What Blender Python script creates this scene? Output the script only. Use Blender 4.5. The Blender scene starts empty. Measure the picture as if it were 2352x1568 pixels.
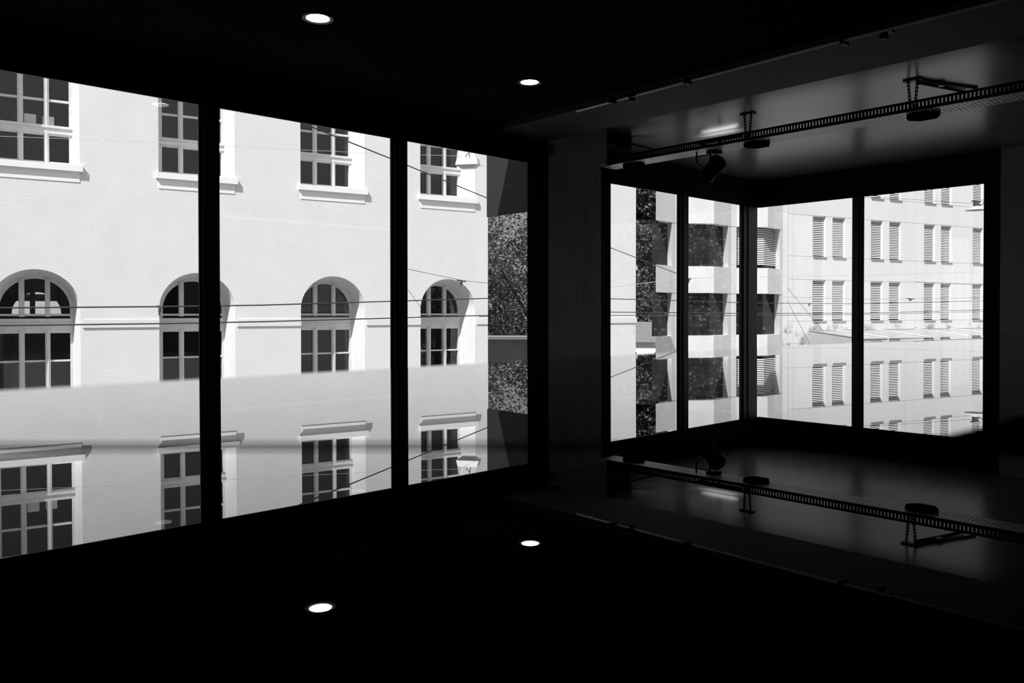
import bpy, math, random
import numpy as np
from mathutils import Vector, Matrix
R = math.radians
S = bpy.context.scene
COL = S.collection

# ------------------------------------------------------------------ camera, world, sun, exposure
HEAD = R(47.5); PITCH = R(-0.67)
cam_d = bpy.data.cameras.new('camera'); cam = bpy.data.objects.new('camera', cam_d); COL.objects.link(cam)
cam.location = (0, 0, 1.6)
cam.rotation_euler = (R(90) + PITCH, 0, HEAD - R(90))
cam_d.sensor_width = 36.0; cam_d.lens = 36.0 * 1829 / 2352
cam_d.shift_y = -46 / 2352
cam_d.clip_start = 0.002; cam_d.clip_end = 400
cam_d.dof.use_dof = True; cam_d.dof.focus_distance = 12; cam_d.dof.aperture_fstop = 37
S.camera = cam
W = bpy.data.worlds.new('sky'); S.world = W; W.use_nodes = True
W.node_tree.nodes['Background'].inputs[0].default_value = (0.8, 0.8, 0.8, 1)
W.node_tree.nodes['Background'].inputs[1].default_value = 0.88
sun_d = bpy.data.lights.new('sun', 'SUN'); sun = bpy.data.objects.new('sun', sun_d); COL.objects.link(sun)
sun_d.energy = 7.0; sun_d.angle = R(0.5)
SAZ, SEL = R(-158), R(50)
sv = Vector((math.cos(SEL)*math.cos(SAZ), math.cos(SEL)*math.sin(SAZ), math.sin(SEL)))
sun.rotation_euler = sv.to_track_quat('Z', 'Y').to_euler(); sun.location = (0, 0, 40)
vs = S.view_settings
S.display_settings.display_device = 'sRGB'
vs.view_transform = 'Standard'; vs.look = 'None'; vs.exposure = 0.0; vs.gamma = 1.0; vs.use_curve_mapping = False
cy = S.cycles
cy.use_denoising = True; cy.max_bounces = 10; cy.transparent_max_bounces = 24; cy.glossy_bounces = 6
cy.sample_clamp_indirect = 6; cy.blur_glossy = 0.2

# ------------------------------------------------------------------ materials
def nodes(name):
    m = bpy.data.materials.new(name); m.use_nodes = True; nt = m.node_tree
    for n in list(nt.nodes): nt.nodes.remove(n)
    out = nt.nodes.new('ShaderNodeOutputMaterial'); return m, nt, out
def mth(nt, op, a, b=None):
    n = nt.nodes.new('ShaderNodeMath'); n.operation = op
    for i, v in enumerate((a, b)):
        if v is None: continue
        if hasattr(v, 'links'): nt.links.new(v, n.inputs[i])
        else: n.inputs[i].default_value = v
    return n.outputs[0]
def paint(name, g, rough=0.7, var=0.06, scale=3.0, bump=0.0, bscale=60, spec=0.5, metal=0.0, stretch=(1,1,1), stain=False, island=False):
    m, nt, out = nodes(name)
    b = nt.nodes.new('ShaderNodeBsdfPrincipled')
    tc = nt.nodes.new('ShaderNodeTexCoord'); mp = nt.nodes.new('ShaderNodeMapping'); mp.inputs['Scale'].default_value = stretch
    nt.links.new(tc.outputs['Object'], mp.inputs[0])
    nz = nt.nodes.new('ShaderNodeTexNoise'); nz.inputs['Scale'].default_value = scale; nz.inputs['Detail'].default_value = 6
    nt.links.new(mp.outputs[0], nz.inputs['Vector'])
    mr = nt.nodes.new('ShaderNodeMapRange'); mr.inputs['From Min'].default_value = .3; mr.inputs['From Max'].default_value = .7
    mr.inputs['To Min'].default_value = g * (1 - var); mr.inputs['To Max'].default_value = g * (1 + var)
    nt.links.new(nz.outputs['Fac'], mr.inputs['Value']); colr = mr.outputs[0]
    if island:                       # leaves: every leaf its own tone
        g_ = nt.nodes.new('ShaderNodeNewGeometry'); r_ = mth(nt, 'MULTIPLY', mth(nt, 'POWER', g_.outputs['Random Per Island'], 2.2), 1.7)
        colr = mth(nt, 'MULTIPLY', colr, mth(nt, 'ADD', r_, .25))
    if stain:                        # dark algae streaks above the canopy
        sx = nt.nodes.new('ShaderNodeSeparateXYZ'); nt.links.new(tc.outputs['Object'], sx.inputs[0])
        r1 = nt.nodes.new('ShaderNodeMapRange'); r1.inputs['From Min'].default_value = 5.75; r1.inputs['From Max'].default_value = 5.18; nt.links.new(sx.outputs['Z'], r1.inputs['Value'])
        n3 = nt.nodes.new('ShaderNodeTexNoise'); n3.inputs['Scale'].default_value = 1.6; n3.inputs['Detail'].default_value = 9; nt.links.new(tc.outputs['Object'], n3.inputs['Vector'])
        r2 = nt.nodes.new('ShaderNodeMapRange'); r2.inputs['From Min'].default_value = .50; r2.inputs['From Max'].default_value = .66; nt.links.new(n3.outputs['Fac'], r2.inputs['Value'])
        k_ = mth(nt, 'MULTIPLY', mth(nt, 'POWER', r1.outputs[0], 1.5), r2.outputs[0])
        colr = mth(nt, 'MULTIPLY', colr, mth(nt, 'SUBTRACT', 1.0, mth(nt, 'MULTIPLY', k_, .75)))
    nt.links.new(colr, b.inputs['Base Color'])
    b.inputs['Roughness'].default_value = rough; b.inputs['Specular IOR Level'].default_value = spec; b.inputs['Metallic'].default_value = metal
    if bump:
        n2 = nt.nodes.new('ShaderNodeTexNoise'); n2.inputs['Scale'].default_value = bscale; n2.inputs['Detail'].default_value = 4
        nt.links.new(mp.outputs[0], n2.inputs['Vector'])
        bp = nt.nodes.new('ShaderNodeBump'); bp.inputs['Strength'].default_value = bump; bp.inputs['Distance'].default_value = .02
        nt.links.new(n2.outputs['Fac'], bp.inputs['Height']); nt.links.new(bp.outputs[0], b.inputs['Normal'])
    nt.links.new(b.outputs[0], out.inputs[0]); return m
def cosang(nt):
    g = nt.nodes.new('ShaderNodeNewGeometry'); d = nt.nodes.new('ShaderNodeVectorMath'); d.operation = 'DOT_PRODUCT'
    nt.links.new(g.outputs['Incoming'], d.inputs[0]); nt.links.new(g.outputs['Normal'], d.inputs[1])
    return mth(nt, 'ABSOLUTE', d.outputs['Value'])
def glass(name, r0, tint=0.93, gain=1.0):
    m, nt, out = nodes(name)
    c = cosang(nt); k = mth(nt, 'POWER', mth(nt, 'SUBTRACT', 1.0, c), 5.0)
    f = mth(nt, 'MULTIPLY', mth(nt, 'ADD', mth(nt, 'MULTIPLY', k, 1 - r0), r0), gain)
    tr = nt.nodes.new('ShaderNodeBsdfTransparent'); tr.inputs[0].default_value = (tint, tint, tint, 1)
    gl = nt.nodes.new('ShaderNodeBsdfGlossy'); gl.inputs['Roughness'].default_value = 0.0; gl.inputs[0].default_value = (1, 1, 1, 1)
    mx = nt.nodes.new('ShaderNodeMixShader'); nt.links.new(f, mx.inputs[0]); nt.links.new(tr.outputs[0], mx.inputs[1]); nt.links.new(gl.outputs[0], mx.inputs[2])
    nt.links.new(mx.outputs[0], out.inputs[0]); return m
def dark_glass(name, r0, base):
    m, nt, out = nodes(name)
    c = cosang(nt); k = mth(nt, 'POWER', mth(nt, 'SUBTRACT', 1.0, c), 5.0)
    f = mth(nt, 'ADD', mth(nt, 'MULTIPLY', k, 1 - r0), r0)
    df = nt.nodes.new('ShaderNodeBsdfDiffuse'); df.inputs[0].default_value = (base, base, base, 1)
    gl = nt.nodes.new('ShaderNodeBsdfGlossy'); gl.inputs['Roughness'].default_value = 0.0; gl.inputs[0].default_value = (1, 1, 1, 1)
    mx = nt.nodes.new('ShaderNodeMixShader'); nt.links.new(f, mx.inputs[0]); nt.links.new(df.outputs[0], mx.inputs[1]); nt.links.new(gl.outputs[0], mx.inputs[2])
    nt.links.new(mx.outputs[0], out.inputs[0]); return m
def slab_glass(name):                     # polished black glass: reflectance falls from grazing to steep view
    m, nt, out = nodes(name)
    c = cosang(nt); q = mth(nt, 'POWER', mth(nt, 'MULTIPLY', c, 57.3 / 15.0), 1.25)
    f = mth(nt, 'POWER', 2.71828, mth(nt, 'MULTIPLY', q, -1.0)); f = mth(nt, 'MULTIPLY', f, 0.96)
    df = nt.nodes.new('ShaderNodeBsdfDiffuse'); df.inputs[0].default_value = (.001, .001, .001, 1)
    gl = nt.nodes.new('ShaderNodeBsdfGlossy'); gl.inputs['Roughness'].default_value = 0.0; gl.inputs[0].default_value = (1, 1, 1, 1)
    mx = nt.nodes.new('ShaderNodeMixShader'); nt.links.new(f, mx.inputs[0]); nt.links.new(df.outputs[0], mx.inputs[1]); nt.links.new(gl.outputs[0], mx.inputs[2])
    nt.links.new(mx.outputs[0], out.inputs[0]); return m
def beam_emit(name, e, k):           # a downlight lens: brightest straight down, weaker to the sides
    m, nt, out = nodes(name); n = nt.nodes.new('ShaderNodeEmission'); n.inputs[0].default_value = (1, 1, 1, 1)
    nt.links.new(mth(nt, 'MULTIPLY', mth(nt, 'POWER', cosang(nt), k), e), n.inputs[1]); nt.links.new(n.outputs[0], out.inputs[0]); return m
def emit(name, e):
    m, nt, out = nodes(name); n = nt.nodes.new('ShaderNodeEmission'); n.inputs[0].default_value = (1, 1, 1, 1); n.inputs[1].default_value = e
    nt.links.new(n.outputs[0], out.inputs[0]); return m
M = dict(
    stucco=paint('pale_stucco', .68, .9, .03, 1.6, .28, 30), trim=paint('white_trim', .80, .6, .03, 4),
    frame=paint('painted_window_wood', .62, .5, .08, 9), conc=paint('pale_concrete', .62, .85, .04, .9, .1, 30, stretch=(1, 1, .25), stain=True),
    band=paint('cast_concrete', .60, .85, .06, 1.2, .1, 20), joint=paint('joint_seal', .42, .9, .1, 3),
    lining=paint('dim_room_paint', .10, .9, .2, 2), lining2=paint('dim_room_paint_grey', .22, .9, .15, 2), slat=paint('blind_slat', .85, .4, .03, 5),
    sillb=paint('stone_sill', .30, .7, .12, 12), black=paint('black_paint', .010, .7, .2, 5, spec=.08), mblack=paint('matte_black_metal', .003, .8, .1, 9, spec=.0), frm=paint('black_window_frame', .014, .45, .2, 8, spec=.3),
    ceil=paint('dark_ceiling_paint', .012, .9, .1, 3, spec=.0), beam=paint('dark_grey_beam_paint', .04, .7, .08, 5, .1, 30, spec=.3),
    bayc=paint('grey_gloss_ceiling_paint', .125, .27, .10, 4, .008, 7, spec=.55, stretch=(.35, 2, 1)), wallr=paint('dark_grey_wall_paint', .28, .8, .1, 3, .2, 18, spec=.1), pillar=paint('dark_grey_pillar_paint', .60, .7, .12, 7, .25, 18, spec=.3, stretch=(1, 1, .3)),
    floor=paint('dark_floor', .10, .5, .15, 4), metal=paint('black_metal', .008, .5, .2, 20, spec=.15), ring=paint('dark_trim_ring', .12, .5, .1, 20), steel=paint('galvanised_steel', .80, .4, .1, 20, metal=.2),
    tray=paint('dark_tray_metal', .012, .6, .2, 20, spec=.2), pipe=paint('grey_conduit', .75, .35, .1, 20), street=paint('asphalt', .22, .9, .15, 2),
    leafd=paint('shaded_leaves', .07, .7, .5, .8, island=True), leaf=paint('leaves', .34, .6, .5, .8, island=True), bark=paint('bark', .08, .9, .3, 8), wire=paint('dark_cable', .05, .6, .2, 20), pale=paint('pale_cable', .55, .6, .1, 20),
    house=paint('house_plaster', .75, .9, .06, 1), roof=paint('roof_tiles', .16, .9, .2, 6), coping=paint('white_coping', .95, .6, .02, 5), lampb=paint('white_lamp_housing', .8, .4, .04, 10),
    shade=paint('dark_reflection_tone', .015, .8, .1, 3), white_rect=paint('plain_white', .75, .8, .05, 3), inlay=paint('matte_black_inlay', .004, .9, .1, 30, spec=.0),
    awn=paint('frosted_canopy_glass', .36, .3, .05, 4), awnd=paint('grey_fascia_glass', .30, .25, .1, 3), mark=paint('white_marking', .9, .6, .02, 3),
    pane=glass('room_window_glass', .11, .95), pane2=glass('facade_window_glass', .06, .85), tint=dark_glass('mirror_coated_glass', .5, .012),
    dglass=dark_glass('dark_office_glass', .025, .012), slab=slab_glass('polished_black_glass'),
    led=beam_emit('downlight_glow', 75, 2.5), up=emit('uplight_glow', 15), frost=paint('lamp_bowl', .55, .3, .1, 10))

# ------------------------------------------------------------------ mesh helpers
class MB:
    def __init__(s): s.v = []; s.f = []
    def poly(s, pts):
        n = len(s.v); s.v += [tuple(p) for p in pts]; s.f.append(tuple(range(n, n + len(pts)))); return s
    def box(s, a, b, mat=None):
        x0, y0, z0 = a; x1, y1, z1 = b; n = len(s.v)
        vv = [(x0,y0,z0),(x1,y0,z0),(x1,y1,z0),(x0,y1,z0),(x0,y0,z1),(x1,y0,z1),(x1,y1,z1),(x0,y1,z1)]
        if mat is not None: vv = [tuple(mat @ Vector(p)) for p in vv]
        s.v += vv; s.f += [tuple(n + i for i in q) for q in ((0,3,2,1),(4,5,6,7),(0,1,5,4),(1,2,6,5),(2,3,7,6),(3,0,4,7))]; return s
    def prism(s, pts, z0, z1):
        n = len(s.v); k = len(pts)
        s.v += [(p[0], p[1], z0) for p in pts] + [(p[0], p[1], z1) for p in pts]
        s.f.append(tuple(range(n + k - 1, n - 1, -1))); s.f.append(tuple(range(n + k, n + 2 * k)))
        for i in range(k): j = (i + 1) % k; s.f.append((n + i, n + j, n + k + j, n + k + i))
        return s
    def tube(s, pts, r, seg=8, caps=True):
        pts = [Vector(p) for p in pts]; n = len(s.v); m = len(pts)
        for i, p in enumerate(pts):
            d = (pts[min(i + 1, m - 1)] - pts[max(i - 1, 0)]).normalized()
            a = d.cross(Vector((0, 0, 1)))
            if a.length < .05: a = d.cross(Vector((1, 0, 0)))
            a.normalize(); b = d.cross(a)
            rr = r[i] if isinstance(r, (list, tuple)) else r
            for k in range(seg):
                t = 2 * math.pi * k / seg; s.v.append(tuple(p + a * (rr * math.cos(t)) + b * (rr * math.sin(t))))
        for i in range(m - 1):
            for k in range(seg):
                j = (k + 1) % seg; s.f.append((n + i*seg + k, n + i*seg + j, n + (i+1)*seg + j, n + (i+1)*seg + k))
        if caps: s.f.append(tuple(n + k for k in range(seg - 1, -1, -1))); s.f.append(tuple(n + (m-1)*seg + k for k in range(seg)))
        return s
    def lathe(s, prof, seg=24, mat=None):         # prof: (radius, z) list, around local z
        n = len(s.v); m = len(prof)
        for r_, z in prof:
            for k in range(seg):
                t = 2 * math.pi * k / seg; p = Vector((r_*math.cos(t), r_*math.sin(t), z)); s.v.append(tuple(mat @ p if mat is not None else p))
        for i in range(m - 1):
            for k in range(seg):
                j = (k + 1) % seg; s.f.append((n + i*seg + k, n + i*seg + j, n + (i+1)*seg + j, n + (i+1)*seg + k))
        s.f.append(tuple(n + k for k in range(seg - 1, -1, -1))); s.f.append(tuple(n + (m-1)*seg + k for k in range(seg)))
        return s
    def build(s, name, mat, parent=None, smooth=False):
        me = bpy.data.meshes.new(name); me.from_pydata(s.v, [], s.f); me.materials.append(mat)
        if smooth:
            for p in me.polygons: p.use_smooth = True
        me.update(); o = bpy.data.objects.new(name, me); COL.objects.link(o)
        if parent: o.parent = parent
        return o
def tag(o, label=None, cat=None, group=None, kind=None):
    if label: o['label'] = label
    if cat: o['category'] = cat
    if group: o['group'] = group
    if kind: o['kind'] = kind
    return o
def empty(name, loc=(0, 0, 0), rz=0, **kw):
    o = bpy.data.objects.new(name, None); COL.objects.link(o); o.location = loc; o.rotation_euler = (0, 0, rz); o.empty_display_size = .2
    return tag(o, **kw)
def struct(mb, name, mat, parent=None):
    o = mb.build(name, mat, parent)
    if not parent: o['kind'] = 'structure'
    return o
def copy_tree(o, parent=None):
    c = o.copy(); COL.objects.link(c); c.parent = parent
    for ch in list(o.children): copy_tree(ch, c)
    return c
def gridwall(mb, us, zs, holes, y):
    for i in range(len(us) - 1):
        for j in range(len(zs) - 1):
            cu, cz = (us[i] + us[i+1]) / 2, (zs[j] + zs[j+1]) / 2
            if any(h[0] < cu < h[1] and h[2] < cz < h[3] for h in holes): continue
            mb.poly([(us[i], y, zs[j]), (us[i+1], y, zs[j]), (us[i+1], y, zs[j+1]), (us[i], y, zs[j+1])])

# ------------------------------------------------------------------ the room
HL, HB = 2.895, 2.99          # window heads: long side, bay
CM, CB = 3.15, 3.34           # main ceiling, bay ceiling
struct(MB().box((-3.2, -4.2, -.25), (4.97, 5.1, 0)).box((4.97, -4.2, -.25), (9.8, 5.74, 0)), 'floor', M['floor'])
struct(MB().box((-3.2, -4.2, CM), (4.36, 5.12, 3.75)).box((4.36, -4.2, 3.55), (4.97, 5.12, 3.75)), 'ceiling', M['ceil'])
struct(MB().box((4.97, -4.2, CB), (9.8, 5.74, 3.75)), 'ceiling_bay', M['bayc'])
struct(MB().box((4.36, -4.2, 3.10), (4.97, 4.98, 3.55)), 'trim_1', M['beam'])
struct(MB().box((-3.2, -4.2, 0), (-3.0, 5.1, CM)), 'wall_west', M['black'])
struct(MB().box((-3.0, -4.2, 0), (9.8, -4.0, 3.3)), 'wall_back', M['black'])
# long window wall (left of the picture)
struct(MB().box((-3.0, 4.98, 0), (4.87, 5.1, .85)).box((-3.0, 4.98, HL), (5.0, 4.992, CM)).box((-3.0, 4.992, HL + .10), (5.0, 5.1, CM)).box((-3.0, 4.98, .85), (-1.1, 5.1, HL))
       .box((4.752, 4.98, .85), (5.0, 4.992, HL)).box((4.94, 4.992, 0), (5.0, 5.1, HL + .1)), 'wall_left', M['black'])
# pillar between long window and bay
struct(MB().box((5.0, 4.98, 0), (5.705, 5.5, 2.99)).box((5.045, 4.95, 2.99), (5.75, 5.5, 3.34)), 'wall_pillar', M['pillar'])
# bay walls
struct(MB().box((5.705, 5.62, 0), (9.58, 5.74, .85)).box((5.705, 5.62, HB), (9.58, 5.632, CB)).box((5.705, 5.632, HB + .1), (9.58, 5.74, CB)).box((5.705, 5.5, 0), (6.3, 5.74, CB)).box((6.3, 5.62, 0), (6.594, 5.632, CB)), 'wall_bay_left', M['black'])
struct(MB().box((9.58, 2.749, 0), (9.7, 5.74, .85)).box((9.58, 2.749, HB), (9.592, 5.74, CB)).box((9.592, 2.749, HB + .1), (9.7, 5.74, CB)).box((9.58, 2.749, .85), (9.592, 2.91, HB)), 'wall_bay_right', M['black'])
struct(MB().box((9.58, -4.0, 0), (9.7, 2.749, CB)), 'wall_right', M['wallr'])
def post_profile(mb, a0, a1, z0, z1, axis, at, sgn):     # stepped window post: outer body plus raised rebates facing the room
    d = a1 - a0
    for (f0, f1, o0, o1) in ((0, 1, -.004, .008), (.14, .86, -.024, -.004), (.36, .64, -.036, -.024)):
        p0, p1 = a0 + d * f0, a0 + d * f1
        if axis == 0: mb.box((p0, at + o0, z0), (p1, at + o1, z1))
        else: mb.box((at + o0, p0, z0), (at + o1, p1, z1))
def room_window(n, axis, at, spans, posts, z0, z1):
    root = MB()
    for a0, a1 in posts: post_profile(root, a0, a1, z0, z1, axis, at, 1)
    lo, hi = spans[0][0], spans[-1][1]
    for zz0, zz1 in ((z0, z0 + .05), (z1 - .004, z1)):
        if axis == 0: root.box((lo, at + .0, zz0), (hi, at + .012, zz1))
        else: root.box((at + .0, lo, zz0), (at + .012, hi, zz1))
    w = struct(root, 'window_%d' % n, M['frm'])
    for a0, a1 in spans:
        g = MB()
        if axis == 0: g.poly([(a0, at + .006, z0 + .05), (a1, at + .006, z0 + .05), (a1, at + .006, z1), (a0, at + .006, z1)])
        else: g.poly([(at + .006, a0, z0 + .05), (at + .006, a1, z0 + .05), (at + .006, a1, z1), (at + .006, a0, z1)])
        g.build('glass', M['pane'], w)
room_window(1, 0, 4.98, [(-1.1, .49), (.62, 1.917), (2.048, 3.34), (3.489, 4.752)], [(.49, .62), (1.917, 2.048), (3.34, 3.489)], .85, HL)
room_window(2, 0, 5.62, [(6.594, 7.794), (8.016, 9.152)], [(7.794, 8.016), (9.152, 9.575)], .85, HB)
room_window(3, 1, 9.58, [(2.91, 4.201), (4.343, 5.60)], [(4.201, 4.343)], .85, HB)
# outer flank of the bay next to the long window: plain dark panel above in place of a dark reflection, coated glass below
flank = struct(MB().box((4.87, 5.1, .0), (4.93, 5.68, .5)).box((4.87, 5.1, 2.49), (4.93, 5.665, 3.5)), 'wall_bay_flank', M['shade'])
MB().poly([(4.88, 5.1, .5), (4.88, 5.66, .5), (4.88, 5.66, 2.49), (4.88, 5.1, 2.49)]).build('glass', M['tint'], flank)
struct(MB().box((4.97, 5.5, 0), (5.705, 5.68, 3.5)), 'wall_bay_return', M['black'])

# ------------------------------------------------------------------ glossy black slab under the lens
def cp(px, py, d=.010):            # point on the slab top in stand coordinates (right, forward), derived from its depth
    z = 1829 * d / (py - 717.0); return ((px - 1176) / 1829 * z, z)
stand = empty('mirror_stand', (0, 0, 0), HEAD - R(90), label='glossy black glass-topped stand filling the lower half and mirroring the room', cat='stand')
p1, p2 = cp(0, 895), cp(2260, 771); sl = (p2[1] - p1[1]) / (p2[0] - p1[0])
ex = lambda x: (x, p1[1] + sl * (x - p1[0]))
outline = [(-.25, -.35), (.36, -.35), ex(.36), ex(-.25)]
top = MB().prism(outline, 1.578, 1.590).build('glass_top', M['slab'], stand)
tl = R(0.10); top.matrix_local = Matrix.Translation((0, 0, 1.59)) @ Matrix.Rotation(-tl, 4, 'Y') @ Matrix.Translation((0, 0, -1.59))
up_, lo_ = [(-60, 1022), (800, 1022), (1700, 1022), (1950, 1020), (2100, 1014), (2180, 1006), (2270, 985), (2420, 940)], [(-60, 1029), (800, 1029), (1700, 1029), (1950, 1033), (2100, 1036), (2180, 1040), (2270, 1044), (2420, 1050)]
mb = MB(); zz = 1.5902
for i in range(len(up_) - 1):
    q = [cp(*lo_[i]), cp(*lo_[i+1]), cp(*up_[i+1]), cp(*up_[i])]; mb.poly([(a, b, zz) for a, b in q])
inl = mb.build('inlay_strip', M['inlay'], top)
MB().box((-.22, -.32, 1.558), (.33, -.30, 1.578)).box((-.03, -.30, 1.558), (.0, .0, 1.578)).build('frame', M['metal'], stand)
MB().lathe([(.03, .02), (.03, 1.578)], 16, Matrix.Translation((.02, -.14, 0))).build('post', M['metal'], stand)
MB().lathe([(.24, 0), (.24, .012), (.05, .03)], 32, Matrix.Translation((.02, -.14, 0))).build('base', M['metal'], stand)

# ------------------------------------------------------------------ ceiling lights
def downlight(x, y, label):
    r = empty('ceiling_downlight', (x, y, CM), label=label, cat='ceiling light', group='recessed downlights in the black ceiling')
    mbt = MB(); n = 40
    for (ra, za, rb, zb) in ((.082, 0, .080, -.006), (.080, -.006, .064, -.004), (.064, -.004, .058, .0)):
        for k in range(n):
            t0, t1 = 2*math.pi*k/n, 2*math.pi*(k+1)/n
            mbt.poly([(ra*math.cos(t0), ra*math.sin(t0), za), (ra*math.cos(t1), ra*math.sin(t1), za), (rb*math.cos(t1), rb*math.sin(t1), zb), (rb*math.cos(t0), rb*math.sin(t0), zb)])
    mbt.build('trim_ring', M['ring'], r)
    MB().lathe([(.058, -.001), (.058, -.003)], 40).build('lens', M['led'], r)
downlight(2.094, 3.80, 'round glowing downlight in the black ceiling over the first window panes, nearer one')
downlight(3.725, 3.89, 'small round glowing downlight in the black ceiling near the pillar, farther one')

# ------------------------------------------------------------------ cable tray hung in the bay
TX0, TX1, TZ0, TZ1, TY0, TY1 = 6.20, 6.42, 3.088, 3.170, .6, 5.42
tray = empty('cable_tray', (6.31, 3.0, 3.09), label='long dark perforated metal cable tray hung on straps below the bay ceiling', cat='cable tray')
def tl_(mbx, a, b): return mbx.box((a[0]-6.31, a[1]-3.0, a[2]-3.09), (b[0]-6.31, b[1]-3.0, b[2]-3.09))
def perf_side(x):
    m_ = MB(); th = .0015
    tl_(m_, (x, TY0, TZ1-.020), (x+th, TY1, TZ1)); tl_(m_, (x, TY0, TZ0), (x+th, TY1, TZ0+.026))
    y = TY0; p = .0265
    while y < TY1: tl_(m_, (x, y, TZ0+.026), (x+th, y+.0165, TZ1-.020)); y += p
    return m_
perf_side(TX0).build('side_rail', M['tray'], tray); perf_side(TX1 - .0015).build('side_rail', M['tray'], tray)
m_ = MB()
nx = 6; px = (TX1 - TX0) / nx
for i in range(nx + 1): tl_(m_, (TX0 + i*px - .008, TY0, TZ0), (TX0 + i*px + .008, TY1, TZ0 + .0015))
y = TY0
while y < TY1: tl_(m_, (TX0, y, TZ0 + .0002), (TX1, y + .019, TZ0 + .0013)); y += .032
m_.build('perforated_base', M['steel'], tray)
for hy in (2.38, 3.76, 5.13):
    m_ = MB()
    for s_, dy in ((-1, -.035), (1, .035)):
        for k in range(9):
            a = k / 9; z0 = TZ0 + .02 + (CB - TZ0 - .02) * a; z1 = TZ0 + .02 + (CB - TZ0 - .02) * (k + .62) / 9
            yo = hy + dy * (.45 + .55 * a)
            tl_(m_, (6.245, yo - .010, z0), (6.248, yo + .010, z1))
            tl_(m_, (6.245, yo - .010, z1 - .001), (6.248, yo - .004, z1 + .0105)); tl_(m_, (6.245, yo + .004, z1 - .001), (6.248, yo + .010, z1 + .0105))
    tl_(m_, (6.22, hy - .065, CB - .012), (6.275, hy + .065, CB - .002))
    m_.build('hanger_strap', M['metal'], tray)
    m_ = MB(); c = hy - .05
    m_.prism([(6.27-6.31, c-.10-3), (6.33-6.31, c-.115-3), (6.415-6.31, c-.06-3), (6.42-6.31, c+.06-3), (6.34-6.31, c+.115-3), (6.26-6.31, c+.10-3), (6.215-6.31, c+.03-3), (6.215-6.31, c-.03-3)], TZ0-.032-3.09, TZ0-.002-3.09)
    m_.build('mounting_plate', M['mblack'], tray)
for hy, ln, dz in ((2.38, .46, 0), (5.13, .26, -.03)):
    m_ = MB().tube([(6.275-6.31, hy-.02-3, CB-.03-3.09), (6.30-6.31, hy-.03-3, CB-.024+dz-3.09), (6.33+ln-6.31, hy-.03-ln*.33-3, CB-.03+dz*2-3.09)], .011, 6)
    m_.build('brace', M['metal'], tray)
# strut channel on the ceiling beside the tray
ch = MB().box((.0, -.018, -.018), (.60, .018, -.001)).box((.19, -.03, -.03), (.24, .03, -.001))
o = ch.build('strut_channel', M['steel'], None); o.location = (6.29, 2.36, CB); o.rotation_euler = (0, 0, R(-21.5))
tag(o, 'short pale steel strut channel screwed to bay ceiling above the cable tray', 'strut')
# uplight standing on the tray
u = empty('uplight', (6.74, 4.36, 3.282), label='slim uplight bar behind the cable tray washing a bright patch on the bay ceiling', cat='light')
MB().box((-.024, -.23, -.012), (.024, .25, .0)).box((-.026, -.23, -.012), (-.022, .25, .008)).box((.022, -.23, -.012), (.026, .25, .008)).box((-.012, -.01, -.10), (.012, .01, -.012)).box((-.33, -.015, -.10), (.012, .015, -.09)).build('housing', M['mblack'], u)
MB().poly([(-.02, -.14, .004), (.0, -.22, .004), (.02, -.14, .004), (.02, .10, .004), (.0, .24, .004), (-.02, .10, .004)]).build('lens', M['up'], u)
# spotlight clamped under the tray
sp = empty('spotlight', (6.33, 4.23, TZ0), label='black round spotlight on a bent yoke clamped beneath the cable tray', cat='spotlight')
ax = Vector((.06, .72, -.56)).normalized(); q = ax.to_track_quat('Z', 'Y').to_matrix().to_4x4()
cen = Vector((.05, -.055, -.115))
MB().lathe([(.012, -.075), (.05, -.068), (.073, -.045), (.080, -.015), (.080, .0)], 32, Matrix.Translation(cen) @ q).build('rear_dome', M['metal'], sp, True)
MB().lathe([(.064, .0), (.062, .10), (.070, .105), (.070, .135)], 32, Matrix.Translation(cen) @ q).build('barrel', M['metal'], sp, True)
sp.scale = (1.1, 1.1, 1.1)
ym = MB().tube([(-.03, .085, .0), (-.03, .085, -.09), (.0, .055, -.125), (.02, .03, -.14)], .008, 6)
ym.tube([(.0, -.03, .0), (.0, -.03, -.07), (.03, -.04, -.10)], .008, 6).tube([(-.03, .085, -.035), (.0, -.03, -.035)], .005, 6)
ym.build('yoke', M['metal'], sp)
MB().box((-.03, -.10, -.026), (.07, -.01, -.002)).build('clamp', M['metal'], sp)
# conduit pipe along the beam, with clips
cd = empty('conduit', (4.30, 1.6, 3.08), label='thin grey conduit running along the beam edge under the ceiling', cat='pipe')
MB().tube([(.03, 2.42, 0), (0, 1.45, 0), (-.02, .5, 0), (0, -2.4, 0)], .0075, 12).build('pipe', M['pipe'], cd, True)
for y_ in (2.05, 1.42, .40, -.6):
    MB().box((-.03, y_ - 1e-3 - .012, -.018), (.03, y_ + .012, .022)).box((-.07, y_ - .01, .008), (.03, y_ + .01, .02)).build('clip', M['metal'], cd)
for y_ in (1.90, .20):
    MB().box((-.01, y_ - .05, -.005), (.05, y_ + .01, .02)).lathe([(.018, -.03), (.026, -.02), (.02, .0)], 12, Matrix.Translation((.03, y_, 0))).build('clip', M['metal'], cd)
# duct stub between pillar and tray
st = MB().box((5.75, 5.02, 3.215), (6.20, 5.20, CB - .001)); tag(st.build('cable_duct', M['black']), 'dark square duct running from the pillar top to the cable tray', 'duct')

# ------------------------------------------------------------------ street
struct(MB().box((-60, 5.9, -4.7), (120, 90, -4.5)).box((9.9, -60, -4.7), (120, 5.9, -4.5)), 'ground_street', M['street'])

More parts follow.
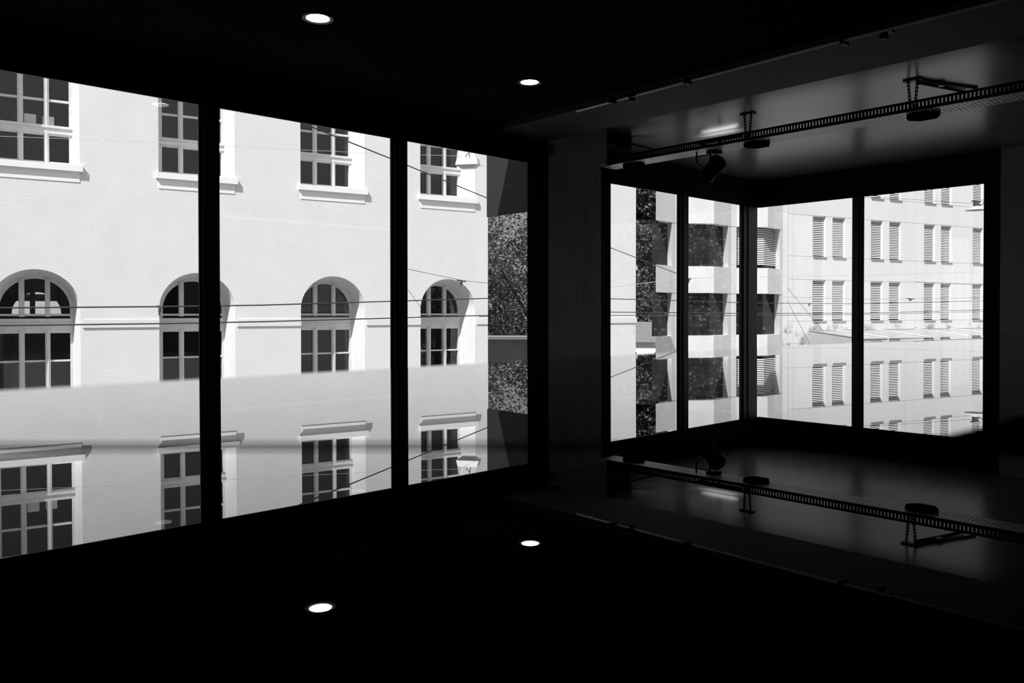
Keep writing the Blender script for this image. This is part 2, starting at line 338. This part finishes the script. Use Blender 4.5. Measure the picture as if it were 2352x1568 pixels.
# ------------------------------------------------------------------ pale townhouse opposite (arched windows)
A0 = (9.5945, 18.3369, 0); ANG_A = R(-11.3)
tb = empty('townhouse', (A0[0], A0[1], -4.5), ANG_A, label='pale stucco townhouse with tall arched windows across the street', cat='building')
Z = 4.5                                   # local z = world z + 4.5
WO, DEP, PITCH_A = 1.69, .75, 3.283
U0 = [-6.553 + PITCH_A * k for k in range(4)]
UZ0, UZ1 = 4.79, 8.7
SPR, RAD, ABOT = 1.67, .85, -1.3
wl = MB(); ulo, uhi, zlo, zhi = -13.0, 10.87, -4.5, 11.0
us = [ulo]
for u_ in U0: us += [u_, u_ + WO]
us.append(uhi)
holes = [(u_, u_ + WO, UZ0, UZ1) for u_ in U0] + [(u_, u_ + WO, ABOT, SPR + RAD + .0) for u_ in U0]
zs = [zlo, ABOT, SPR, SPR + RAD, UZ0, UZ1, zhi]
def T(p): return (p[0], p[1], p[2] + Z)
gw = MB(); gridwall(gw, us, zs, holes, 0.0); wl.v = [T(p) for p in gw.v]; wl.f = gw.f
NA = 36
for u_ in U0:
    uc = u_ + WO / 2; ra = WO / 2
    arc = [(uc - ra * math.cos(math.pi * k / NA), SPR + RAD * math.sin(math.pi * k / NA)) for k in range(NA + 1)]
    for k in range(NA):
        a, b = arc[k], arc[k + 1]
        wl.poly([T((a[0], 0, a[1])), T((b[0], 0, b[1])), T((b[0], 0, SPR + RAD)), T((a[0], 0, SPR + RAD))])
    prof = [(0, 0), (.26, .035), (DEP - .02, .115)]
    path = [(-1, ABOT)] + [None] * (NA + 1) + [(1, ABOT)]
    def apt(k, ins):
        if k == 0: return (u_ + ins, ABOT)
        if k == NA + 2: return (u_ + WO - ins, ABOT)
        t = math.pi * (k - 1) / NA; return (uc - (ra - ins) * math.cos(t), SPR + (RAD - ins) * math.sin(t))
    for (d0, i0), (d1, i1) in zip(prof[:-1], prof[1:]):
        for k in range(NA + 2):
            a, b, c, d = apt(k, i0), apt(k + 1, i0), apt(k + 1, i1), apt(k, i1)
            wl.poly([T((a[0], d0, a[1])), T((b[0], d0, b[1])), T((c[0], d1, c[1])), T((d[0], d1, d[1]))])
        # rectangular upper opening
        r0 = [(u_ + i0, UZ0), (u_ + i0, UZ1 - i0), (u_ + WO - i0, UZ1 - i0), (u_ + WO - i0, UZ0)]
        r1 = [(u_ + i1, UZ0), (u_ + i1, UZ1 - i1), (u_ + WO - i1, UZ1 - i1), (u_ + WO - i1, UZ0)]
        for k in range(4):
            a, b, c, d = r0[k], r0[(k+1) % 4], r1[(k+1) % 4], r1[k]
            wl.poly([T((a[0], d0, a[1])), T((b[0], d0, b[1])), T((c[0], d1, c[1])), T((d[0], d1, d[1]))])
wl.poly([T(p) for p in ((uhi, 0, zlo), (uhi, 9, zlo), (uhi, 9, zhi), (uhi, 0, zhi))])
wl.poly([T(p) for p in ((ulo, 9, zlo), (ulo, 0, zlo), (ulo, 0, zhi), (ulo, 9, zhi))])
wl.poly([T(p) for p in ((ulo, 0, zhi), (uhi, 0, zhi), (uhi, 9, zhi), (ulo, 9, zhi))])
wl.build('wall', M['stucco'], tb)
edges = [ulo] + [e for u_ in U0 for e in (u_ - .0, u_ + WO + .04)] + [uhi + .03]
for i in range(0, len(edges), 2):
    a, b = edges[i], edges[i + 1]
    cm = MB(); cm.box(T((a, -.028, 1.255)), T((b, .02, 1.43))); cm.build('string_course', M['stucco'], tb)
roof = MB().box(T((ulo - .4, -.5, zhi)), T((uhi + .4, 9.3, zhi + .35))); roof.build('roof_slab', M['trim'], tb)
FO = (.10, 1.59)      # frame outer, from opening left
MUL = ((.53, .64), (1.03, 1.13)); GL, GR = .17, 1.52
def frame_bars(fb, z0, z1, hb=()):
    y0, y1 = DEP - .04, DEP + .05
    fb.box((FO[0], y0, z0), (GL, y1, z1)).box((GR, y0, z0), (FO[1], y1, z1))
    for a, b in MUL:
        fb.box((a, y0 - .02, z0), (b, y1, z1)); fb.box((a + .03, y0 - .035, z0), (b - .03, y0 - .02, z1))
    for a, b, pr in hb: fb.box((FO[0], y0 - pr, a), (FO[1], y1, b))
def room_box(lb, z0, z1, depth, hole=None):
    x0, x1, y0, y1 = -.35, 2.05, DEP + .06, DEP + depth
    lb.poly([(x0, y0, z0), (x0, y1, z0), (x0, y1, z1), (x0, y0, z1)]).poly([(x1, y0, z0), (x1, y0, z1), (x1, y1, z1), (x1, y1, z0)])
    lb.poly([(x0, y0, z0), (x1, y0, z0), (x1, y1, z0), (x0, y1, z0)]).poly([(x0, y0, z1), (x0, y1, z1), (x1, y1, z1), (x1, y0, z1)])
    lb.poly([(x0, y0, z0), (x0, y0, z1), (FO[0], y0, z1), (FO[0], y0, z0)]).poly([(FO[1], y0, z0), (FO[1], y0, z1), (x1, y0, z1), (x1, y0, z0)])
    if hole is None: lb.poly([(x0, y1, z0), (x1, y1, z0), (x1, y1, z1), (x0, y1, z1)])
# upper window
def upper_window():
    fb = MB(); frame_bars(fb, UZ0 + .03, UZ1 - .1, ((UZ0 + .02, 4.955, .0), (5.58, 5.70, .03), (5.70, 5.755, .06), (5.54, 5.58, .0), (6.295, 6.345, -.01), (6.90, 6.94, -.01), (7.50, 7.54, -.01), (8.5, 8.6, 0)))
    for a, b in ((GL, MUL[0][0]), (MUL[0][1], MUL[1][0]), (MUL[1][1], GR)):
        pass
    fb.v = [(x, y, z + Z) for x, y, z in fb.v]
    w = fb.build('window', M['frame'], tb)
    g = MB().poly([T((FO[0], DEP + .02, UZ0)), T((FO[1], DEP + .02, UZ0)), T((FO[1], DEP + .02, UZ1 - .1)), T((FO[0], DEP + .02, UZ1 - .1))]); g.build('glass', M['pane2'], w)
    s_ = MB().box(T((-.055, -.085, 4.665)), T((1.753, .70, 4.80))); s_.box(T((-.0, -.014, 4.44)), T((1.69, .02, 4.665)))
    s_.build('window_sill', M['trim'], w)
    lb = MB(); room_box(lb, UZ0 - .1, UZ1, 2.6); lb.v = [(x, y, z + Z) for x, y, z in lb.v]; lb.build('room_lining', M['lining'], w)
    return w
def arch_window():
    fb = MB(); frame_bars(fb, ABOT, 1.19, ((1.13, 1.33, .0), (1.33, 1.39, .03), (1.39, 1.455, .06), (1.515, 1.56, .0), (.49, .53, -.01), (-.2, -.16, -.01), (ABOT, ABOT + .1, 0)))
    y0, y1 = DEP - .04, DEP + .05; uc = WO / 2; ro, ri = .745, .675
    for k in range(NA):
        t0, t1 = math.pi * k / NA, math.pi * (k + 1) / NA
        P = lambda r_, t, y: (uc - r_ * math.cos(t), y, SPR + r_ * math.sin(t) + (0))
        a, b, c, d = P(ri, t0, y0), P(ri, t1, y0), P(ro, t1, y0), P(ro, t0, y0)
        fb.poly([a, b, c, d]); fb.poly([a, P(ri, t0, y1), P(ri, t1, y1), b])
    fb.box((FO[0], y0, 1.455), (GL, y1, SPR)).box((GR, y0, 1.455), (FO[1], y1, SPR))
    for a, b in MUL:
        zt = SPR + math.sqrt(max(ro**2 - max(abs(a - uc), abs(b - uc))**2, 0)); fb.box((a, y0 - .02, 1.50), (b, y1, zt)); fb.box((a + .03, y0 - .035, 1.5), (b - .03, y0 - .02, zt))
    fb.v = [(x, y, z + Z) for x, y, z in fb.v]
    w = fb.build('window', M['frame'], tb)
    pts = [T((FO[0], DEP + .02, ABOT)), T((FO[1], DEP + .02, ABOT))] + [T((uc + .74 * math.cos(math.pi * k / 24), DEP + .02, SPR + .74 * math.sin(math.pi * k / 24))) for k in range(25)]
    MB().poly(pts).build('glass', M['pane2'], w)
    return w
wu = upper_window(); wu.location = (U0[0], 0, 0)
for k in (1, 2, 3): c = copy_tree(wu, tb); c.location = (U0[k], 0, 0)
wa = arch_window(); wa.location = (U0[0], 0, 0)
for k in (1, 2, 3): c = copy_tree(wa, tb); c.location = (U0[k], 0, 0)
awins = [c for c in tb.children if c.name.startswith('window') and len(c.children) == 1]
for w in awins:
    first = abs(w.location.x - U0[0]) < .01
    lb = MB(); room_box(lb, ABOT - .2, 2.75, 1.25 if first else 2.6, hole=True if first else None)
    if first:      # see-through to the courtyard: inner arch, post and railing
        y = DEP + 1.25; x0, x1 = -.35, 2.05; uc = .88; r_ = .50; sp_ = 1.57
        lb.poly([(x0, y, ABOT-.2), (uc - r_, y, ABOT-.2), (uc - r_, y, 2.75), (x0, y, 2.75)]).poly([(uc + r_, y, ABOT-.2), (x1, y, ABOT-.2), (x1, y, 2.75), (uc + r_, y, 2.75)])
        for k in range(24):
            t0, t1 = math.pi * k / 24, math.pi * (k + 1) / 24
            a = (uc - r_ * math.cos(t0), sp_ + r_ * math.sin(t0)); b = (uc - r_ * math.cos(t1), sp_ + r_ * math.sin(t1))
            lb.poly([(a[0], y, a[1]), (b[0], y, b[1]), (b[0], y, 2.75), (a[0], y, 2.75)])
        lb.box((uc - .14, y - .03, .42), (uc - .03, y + .03, 2.3)).box((uc - r_, y - .02, 1.86), (uc + r_, y + .02, 1.94)).box((uc - r_, y - .02, .40), (uc + r_, y + .02, 1.56))
        lb.box((uc - r_, y - .02, -.20), (uc + r_, y + .02, -.16))
        for k in range(8): lb.box((uc - .46 + k * .125, y - .01, -.9), (uc - .445 + k * .125, y + .01, .45))
    lb.v = [(x, yy, z + Z) for x, yy, z in lb.v]
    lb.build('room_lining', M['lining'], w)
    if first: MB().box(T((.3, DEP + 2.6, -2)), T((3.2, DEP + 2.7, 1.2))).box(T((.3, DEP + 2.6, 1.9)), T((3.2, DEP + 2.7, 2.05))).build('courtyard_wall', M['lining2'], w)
w0 = wu
for a_, b_, c_ in ((.655, .885, 5.985), (1.003, 1.23, 5.97)): MB().box(T((a_, DEP + .03, 5.772)), T((b_, DEP + .034, c_))).build('white_rectangle', M['white_rect'], w0)  # plain white rectangles just behind the glass
# ------------------------------------------------------------------ white office block with blinds (far right)
B0 = (38.1511, 19.2982, 0); ANG_B = R(-16)
ob = empty('office_building', (B0[0], B0[1], -4.5), ANG_B, label='white concrete office block with rows of narrow louvred windows seen through bay', cat='building')
cols = [0, 1.385, 4.20, 5.62, 8.41, 9.82, 12.60, 14.0]; WB = .91
rows = [(1.16, 3.235), (4.39, 6.45), (7.60, 9.66)]
us = [-2.024] + [e for c in cols for e in (c, c + WB)] + [24.0]
zs = [-4.5] + [e for r_ in rows for e in r_] + [13.0]
holes = [(c, c + WB, r_[0], r_[1]) for c in cols for r_ in rows]
gw = MB(); gridwall(gw, us, zs, holes, 0.0); bw = MB(); bw.v = [T(p) for p in gw.v]; bw.f = gw.f
DB = .125
for h in holes:
    r0 = [(h[0], h[2]), (h[0], h[3]), (h[1], h[3]), (h[1], h[2])]
    for k in range(4):
        a, b = r0[k], r0[(k + 1) % 4]; bw.poly([T((a[0], 0, a[1])), T((b[0], 0, b[1])), T((b[0], DB + .06, b[1])), T((a[0], DB + .06, a[1]))])
bw.poly([T(p) for p in ((-2.024, 0, 13), (24, 0, 13), (24, 12, 13), (-2.024, 12, 13))]).poly([T(p) for p in ((24, 0, -4.5), (24, 12, -4.5), (24, 12, 13), (24, 0, 13))])
bw.build('wall', M['conc'], ob)
jm = MB(); jw = .012
for r_ in rows:
    for z in r_: jm.box(T((-1.68, -.004, z - jw)), T((24, .01, z + jw)))
jm.box(T((-1.68, -.006, 0.05)), T((24, .01, .05 + jw))); jm.box(T((-1.69, -.006, -4.5)), T((-1.66, .01, 13)))
for c in (-1.35, 3.3, 6.9, 7.7, 11.1, 11.9, 16): jm.box(T((c, -.004, -4.5)), T((c + jw, .01, 13)))
gjm = MB()
for u0_, u1_ in ((-2.024, -1.68),): pass
jm.build('panel_joints', M['joint'], ob)
def louvre_window():
    fb = MB(); y = DB + .045; fb.box(T((0, y, 0)), T((WB, y + .02, 2.07)))
    w = fb.build('window', M['dglass'], ob)
    bl = MB(); n = 22; p = 2.0 / n
    for k in range(n):
        z = .06 + k * p + p / 2
        rot = Matrix.Translation((WB / 2, DB, z + Z)) @ Matrix.Rotation(R(58), 4, 'X')
        bl.box((-WB/2 + .015, -.025, -.0015), (WB/2 - .012, .025, .0015), rot)
    bl.box(T((.01, DB - .03, 1.99)), T((WB - .01, DB + .03, 2.07)))
    bl.build('blind', M['slat'], w)
    MB().box(T((.02, -.055, -.045)), T((WB + .06, .05, .0))).build('window_sill', M['sillb'], w)
    return w
w1 = louvre_window(); w1.location = (cols[0], 0, rows[0][0])
for c in cols:
    for r_ in rows:
        if c == cols[0] and r_ == rows[0]: continue
        k = copy_tree(w1, ob); k.location = (c, 0, r_[0])
# folded corner bays left of the flat front
bz = [(-4.5, -2.85), (-.75, .52), (2.48, 3.70), (5.65, 6.92), (8.85, 10.1), (12.0, 13.0)]
wz = [(.52, 2.48), (3.70, 5.65), (6.92, 8.85)]
PB = 3.275
def bay_unit(k):
    o_ = -PB * k; P0 = Vector((-2.024 + o_, 0)); P1 = Vector((-3.49 + o_, -.5)); P2 = Vector((-4.955 + o_, 0)); P3 = Vector((-2.024 - PB + o_, 0))
    n_end = k == 2
    b = MB(); ins = .5
    for z0, z1 in bz:
        pts = [tuple(P0), tuple(P1)] + ([(P1[0] + 4.0, 3)] if n_end else [tuple(P2), tuple(P3), (P3[0], 1.2)]) + [(P0[0], 1.2)]
        b.prism([(p[0], p[1]) for p in pts][::-1], z0 + Z, z1 + Z)
    # piers standing between windows
    d = (P1 - P0).normalized(); e = P0 + d * .27
    b.prism([(P0[0] - .01, P0[1] + .012), (e[0], e[1] + .012), (e[0] + .10, e[1] + .55), (P0[0] - .01, .55)][::-1], 0, 13 + Z)
    if not n_end: b.prism([(P2[0] - .01, .012), (P3[0] + .012, .012), (P3[0] + .012, .6), (P2[0] - .01, .6)][::-1], 0, 13 + Z)
    o = b.build('folded_bay', M['band'], ob)
    i = Vector((0, ins))
    Q0, Q1, Q2 = e + Vector((.05, .42)), P1 + Vector((.1, .42)), P2 + Vector((0, .42))
    for z0, z1 in wz:
        for a, bb in ((Q1, Q0), ((Q2, Q1) if not n_end else (Vector((Q1[0] + 4, 3.4)), Q1))):
            g = MB().poly([(a[0], a[1], z0 + Z), (bb[0], bb[1], z0 + Z), (bb[0], bb[1], z1 + Z), (a[0], a[1], z1 + Z)]); g.build('glass', M['dglass'], o)
            if k == 0 and z0 > 1:
                s_ = MB(); nn = 20
                for j in range(nn):
                    z = z0 + .18 + j * (z1 - z0 - .2) / nn
                    s_.poly([(a[0], a[1] - .05, z + .05 + Z), (bb[0], bb[1] - .05, z + .05 + Z), (bb[0], bb[1] - .085, z + Z), (a[0], a[1] - .085, z + Z)])
                s_.build('blind', M['slat'], o)
for k in range(3): bay_unit(k)
# glazed canopy on the office block front
cn = empty('glass_canopy', (0, 0, 0), 0, label='long glazed canopy with pale bars projecting above the shops of the office block', cat='canopy')
cn.parent = None; cn.matrix_world = Matrix.Translation((B0[0], B0[1], 0)) @ Matrix.Rotation(ANG_B, 4, 'Z')
zt, zf, pr_, fb_, cu0, cu1 = .66, .36, 3.1, .02, -.25, 24.0
MB().poly([(cu0, -.02, zt), (cu1, -.02, zt), (cu1, -pr_, zf), (cu0, -pr_, zf)]).build('roof_glass', M['awn'], cn)
MB().box((cu0, -pr_ - .01, fb_), (cu1, -pr_ + .01, zf - .03)).build('fascia_glass', M['awnd'], cn)
MB().poly([(cu0, -.02, -.05), (cu0, -pr_, -.05), (cu0, -pr_, zf), (cu0, -.02, zt)]).build('side_glass', M['awn'], cn)
MB().box((cu0, -.06, zt), (cu1, -.01, zt + .035)).build('wall_rail', M['sillb'], cn)
MB().tube([(cu0, -.04, zt + .02), (cu0, -pr_, zf + .02)], .035, 6).box((cu0, -pr_ - .04, zf - .03), (cu1, -pr_ + .03, zf + .0)).build('edge_rail', M['sillb'], cn)
for k in range(8):
    uu = 1.6 + k * 3.0
    b = MB().tube([(uu, -.03, zt + .03), (uu, -pr_, zf + .03)], .035, 6).box((uu - .035, -pr_ - .05, fb_), (uu + .035, -pr_, zf + .03)); b.build('roof_bar', M['frame'], cn)
MB().lathe([(.10, 0), (.10, .01)], 16, Matrix.Translation((9.0, -pr_ - .012, .19)) @ Matrix.Rotation(R(90), 4, 'X')).build('lettering', M['mark'], cn)
for i, (a, w_, h_) in enumerate(((.18, .07, .10), (.29, .05, .07), (.38, .05, .07), (.47, .03, .12), (.54, .06, .07), (.64, .05, .07), (.73, .05, .07))): MB().box((9.0 + a, -pr_ - .02, .15), (9.0 + a + w_, -pr_ - .012, .15 + h_)).build('lettering', M['mark'], cn)

# ------------------------------------------------------------------ trees
def tree(x, y, h, r_, label, seed, n=5200, lean=0, zc=None, g='street trees', leaf=.16):
    rnd = random.Random(seed); t = empty('tree', (x, y, -4.5), label=label, cat='tree', group=g)
    MB().tube([(0, 0, -.05), (.1, 0, h * .25), (.15 + lean * .4, .1, h * .5), (lean, 0, h * .8)], [.24, .2, .14, .05], 10).build('trunk', M['bark'], t, True)
    bm_ = MB()
    for k in range(7):
        a = rnd.uniform(0, 6.28); z0 = h * rnd.uniform(.28, .55); rr = r_ * rnd.uniform(.5, .9)
        bm_.tube([(.1, 0, z0), (rr * .5 * math.cos(a), rr * .5 * math.sin(a), z0 + h * .1), (rr * math.cos(a), rr * math.sin(a), z0 + h * .22)], [.08, .05, .02], 6)
    bm_.build('branches', M['bark'], t, True)
    cl = [(rnd.gauss(0, .42) * r_, rnd.gauss(0, .42) * r_, h * rnd.uniform(.22, .92), r_ * rnd.uniform(.22, .42)) for _ in range(34)]
    rg = np.random.default_rng(seed); C = np.array(cl)[rg.integers(0, len(cl), n)]
    d = rg.normal(size=(n, 3)); d /= np.linalg.norm(d, axis=1)[:, None]; c = C[:, :3] + d * (C[:, 3] * rg.random(n) ** .33)[:, None]
    a = rg.normal(size=(n, 3)) * (1, 1, .6); a *= leaf / np.linalg.norm(a, axis=1)[:, None]
    b = np.cross(a, rg.normal(size=(n, 3))); b *= leaf * .55 / np.linalg.norm(b, axis=1)[:, None]
    m_ = MB(); m_.v = np.stack([c - a, c + b, c + a, c - b], 1).reshape(-1, 3).tolist(); m_.f = np.arange(4 * n).reshape(-1, 4).tolist()
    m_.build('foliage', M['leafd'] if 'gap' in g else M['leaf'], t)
tree(-3.2, 17.0, 10.5, 2.9, 'leafy street tree mirrored in the coated glass flank, nearest the townhouse', 1, 45000, leaf=.05, g='trees mirrored in the bay flank')
tree(-5.6, 15.2, 9.5, 2.6, 'leafy street tree mirrored in the coated glass flank, farther from the townhouse', 2, 30000, leaf=.05, g='trees mirrored in the bay flank')
for i, (x, y, h, r_) in enumerate(((20.0, -6.0, 9.2, 2.6), (23.6, -4.4, 10.5, 2.8), (26.6, -9.0, 11.5, 3.2), (29.6, -6.4, 12, 3.2), (34, -12, 12, 4.0))):
    tree(x, y, h, r_, 'leafy tree mirrored in the left bay panes, %s' % ('first from the corner', 'second from the corner', 'behind the first two', 'fourth along the row', 'farthest of the row')[i], 10 + i, 26000, g='trees mirrored in the bay panes', leaf=.075)
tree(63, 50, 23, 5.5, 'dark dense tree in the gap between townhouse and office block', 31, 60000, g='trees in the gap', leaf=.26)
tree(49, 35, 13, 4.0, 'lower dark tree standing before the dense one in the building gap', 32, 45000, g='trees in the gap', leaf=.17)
rg = np.random.default_rng(77); hn = 36000; hc = rg.random((hn, 3)) * (9.0, 1.6, 5.3) - (4.5, .8, 0)
ha = rg.normal(size=(hn, 3)); ha *= .13 / np.linalg.norm(ha, axis=1)[:, None]; hb = np.cross(ha, rg.normal(size=(hn, 3))); hb *= .08 / np.linalg.norm(hb, axis=1)[:, None]
hm = MB(); hm.v = np.stack([hc - ha, hc + hb, hc + ha, hc - hb], 1).reshape(-1, 3).tolist(); hm.f = np.arange(4 * hn).reshape(-1, 4).tolist()
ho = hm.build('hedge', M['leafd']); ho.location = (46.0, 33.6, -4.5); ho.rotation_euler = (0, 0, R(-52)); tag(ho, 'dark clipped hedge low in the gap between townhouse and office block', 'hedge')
# added wall with white coping, stand-in for the awning mirrored in the bay flank
gwl = empty('awning_stand_in', (-1.0, 12.1, -4.5), R(43), label='grey wall with bright white coping, stand-in for the awning mirrored in the bay flank', cat='wall')
MB().box((-4.5, -.12, 0), (4.5, .12, 5.55)).build('wall', M['lining2'], gwl)
MB().box((-4.6, -.2, 5.55), (4.6, .2, 5.615)).build('coping', M['coping'], gwl)
# distant white houses, mirrored between the trees
def house(x, y, rz, w_, d_, h_, label):
    r_ = empty('distant_house', (x, y, -4.5), rz, label=label, cat='house', group='distant houses')
    MB().box((-w_/2, -d_/2, 0), (w_/2, d_/2, h_)).build('wall', M['house'], r_)
    m_ = MB(); n = len(m_.v)
    m_.v += [(-w_/2-.3, -d_/2-.3, h_), (w_/2+.3, -d_/2-.3, h_), (w_/2+.3, d_/2+.3, h_), (-w_/2-.3, d_/2+.3, h_), (-w_/2-.3, 0, h_+1.2), (w_/2+.3, 0, h_+1.2)]
    m_.f += [(0,1,5,4), (2,3,4,5), (0,4,3), (1,2,5), (0,3,2,1)]; m_.build('roof', M['roof'], r_)
    for i in range(int(w_ / 2)):
        MB().box((-w_/2 + .6 + i*2, -d_/2 - .03, h_ - 1.8), (-w_/2 + 1.5 + i*2, -d_/2, h_ - .6)).build('window', M['dglass'], r_)
        MB().box((-w_/2 + .6 + i*2, d_/2, h_ - 1.8), (-w_/2 + 1.5 + i*2, d_/2 + .03, h_ - .6)).build('window', M['dglass'], r_)
house(39.6, 31.6, R(-52), 7, 4, 4.3, 'low white house at the foot of the gap between townhouse and office block')
house(44, -22, R(55), 9, 6, 5.4, 'low white house mirrored low between the trees, wider one')
house(54, -23, R(48), 6, 5, 7.6, 'small white house with dark roof mirrored behind the trees, taller one')

# ------------------------------------------------------------------ overhead wires and hanging street lamps
fwd = Vector((math.cos(PITCH)*math.cos(HEAD), math.cos(PITCH)*math.sin(HEAD), math.sin(PITCH)))
rgt = Vector((math.sin(HEAD), -math.cos(HEAD), 0)); upv = rgt.cross(fwd)
def pt(px, py, z):                  # world point that lies z metres deep along the sight line
    return Vector((0, 0, 1.6)) + (fwd + rgt * ((px - 1176) / 1829) - upv * ((py - 738) / 1829)) * z
def wire(label, pts, r_=.010, mat='wire', name='overhead_wire'):
    m_ = MB().tube([pt(*p) for p in pts], r_, 6); o = m_.build(name, M[mat]); c = pts[0]
    tag(o, label, 'wire', 'overhead wires above the street'); return o
wire('dark twisted wire crossing the arches, upper of the long pair', [(-40, 707, 8), (365, 704, 9.2), (600, 700.6, 10), (1120, 685, 13), (1403, 686, 15.5), (1555, 690, 17.5), (1700, 695, 20), (1960, 697.5, 25), (2300, 690, 31)], .0095)
wire('dark wire crossing at the string course, lower of the long pair', [(-40, 748, 8.2), (365, 743, 9.4), (600, 738.6, 10.2), (1120, 724, 13.2), (1403, 716.5, 15.7), (1700, 719.5, 20), (1990, 719, 25), (2300, 710, 31)], .0095)
wire('thin twin wire just beneath the lower long wire', [(1100, 727, 14), (1403, 724.3, 16.5), (1700, 724.5, 20.5), (1990, 722, 25.5), (2300, 714, 31)], .008)
wire('dark stay wire falling steeply across the third upper window', [(640, 261, 7), (897, 364, 9), (1120, 455, 11), (1403, 569, 13.5), (1575, 636, 15)], .0065)
wire('very thin pale wire crossing the upper windows to the lamp', [(-40, 311, 12), (364, 327, 12.8), (690, 344, 13.4), (897, 353.5, 13.8), (1054, 358, 14), (1101, 381, 14.1), (1140, 383, 14.3)], .0028, 'pale')
wire('thin span wire with fittings above the fourth arch', [(930, 616.5, 12), (1000, 631, 12.6), (1063, 644, 13.2), (1140, 652, 14)], .004)
wire('faint short stay wire left of the fourth arch', [(930, 655, 13), (966, 705, 13.6)], .0035)
wire('pale span wire rising over the balcony bands in the bay', [(1395, 660, 16), (1459, 652.6, 16.5), (1555, 641, 17.5), (1585, 638.5, 17.8), (1700, 636.5, 19), (1798, 634, 20.5), (1990, 632, 23), (2300, 622, 28)], .006, 'pale')
wire('thin upper stay wire slanting down beside the first louvred window', [(1808, 660, 33), (1892, 762, 34)], .008)
wire('thin lower stay wire slanting down towards the canopy corner', [(1808, 690, 33), (1860, 790, 34)], .008)
wire('thin wire high over the right louvred windows towards the hanging disc lamp', [(1990, 451, 30), (2140, 461, 29), (2300, 472, 28)], .006)
wire('thin wire crossing the middle louvred windows, above the long pair', [(2100, 647, 30), (2180, 651, 29.5), (2300, 656, 29)], .008)
wire('thin wire crossing low over the louvred windows with small clamps', [(1798, 682, 28), (1990, 687, 28), (2165, 685, 28), (2300, 682, 28)], .005)
def fitting(px, py, z, label, s=.12):
    p = pt(px, py, z); o = MB().box((-s, -.02, -.012), (s, .02, .012)).box((-s * .3, -.02, -.06), (s * .3, .02, -.01)).tube([(0, 0, -.05), (0, 0, -.10)], .008, 6).build('wire_fitting', M['wire'])
    o.location = p; o.rotation_euler = (0, R(8), HEAD - R(90)); tag(o, label, 'fitting', 'fittings on the overhead wires')
fitting(1060, 645, 13.2, 'small dark wire fitting above the fourth arched window', .075)
fitting(2091, 686, 28, 'small dark wire fitting between the louvred windows', .13)
fitting(1583, 640, 17.8, 'dark knot of a wire clamp by the bay post', .045)
fitting(368, 704.5, 9.2, 'dark wire clamp at the left edge of the second arched window', .03)
fitting(1859, 697, 24.5, 'small wire clamp left of the first louvred window', .045)
# box lamp by the fourth upper window
p = pt(1075, 375, 15); lp = empty('street_lamp', p, HEAD - R(90) + R(-12), label='white box street lamp hanging before the fourth upper window', cat='street lamp')
m_ = MB(); a, b = [(-.20, -.11), (.20, -.11), (.20, .11), (-.20, .11)], None
n = 0
def frust(mb_, w0, d0, z0, w1_, d1, z1):
    n = len(mb_.v); mb_.v += [(-w0, -d0, z0), (w0, -d0, z0), (w0, d0, z0), (-w0, d0, z0), (-w1_, -d1, z1), (w1_, -d1, z1), (w1_, d1, z1), (-w1_, d1, z1)]
    mb_.f += [tuple(n + i for i in q_) for q_ in ((0,3,2,1),(4,5,6,7),(0,1,5,4),(1,2,6,5),(2,3,7,6),(3,0,4,7))]
frust(m_, .215, .12, -.035, .19, .10, .085); m_.build('housing', M['lampb'], lp)
m_ = MB(); frust(m_, .13, .06, -.10, .19, .105, -.04); m_.build('lens', M['frost'], lp)
MB().tube([(-.03, 0, .085), (-.05, 0, .14), (.02, 0, .20)], .008, 6).tube([(.04, 0, .085), (.02, 0, .20), (0, 0, .35)], .008, 6).build('hook', M['wire'], lp)
MB().box((-.218, -.122, -.042), (.218, .122, -.034)).build('gasket', M['joint'], lp)
# disc lamp at the right window edge
p = pt(2242, 478, 28); l2 = empty('street_lamp', p, HEAD - R(90), label='flat disc street lamp hanging at the right edge of the bay window', cat='street lamp')
MB().lathe([(.10, -.06), (.34, -.07), (.30, -.02), (.12, .05), (.05, .08)], 24).build('shade', M['joint'], l2)
MB().box((-.07, -.06, .06), (.07, .06, .24)).box((-.16, -.02, .22), (.16, .02, .26)).tube([(.12, 0, .24), (.22, 0, .30), (.26, 0, .20), (.20, 0, .10), (.12, 0, .12)], .012, 6).build('bracket', M['wire'], l2)
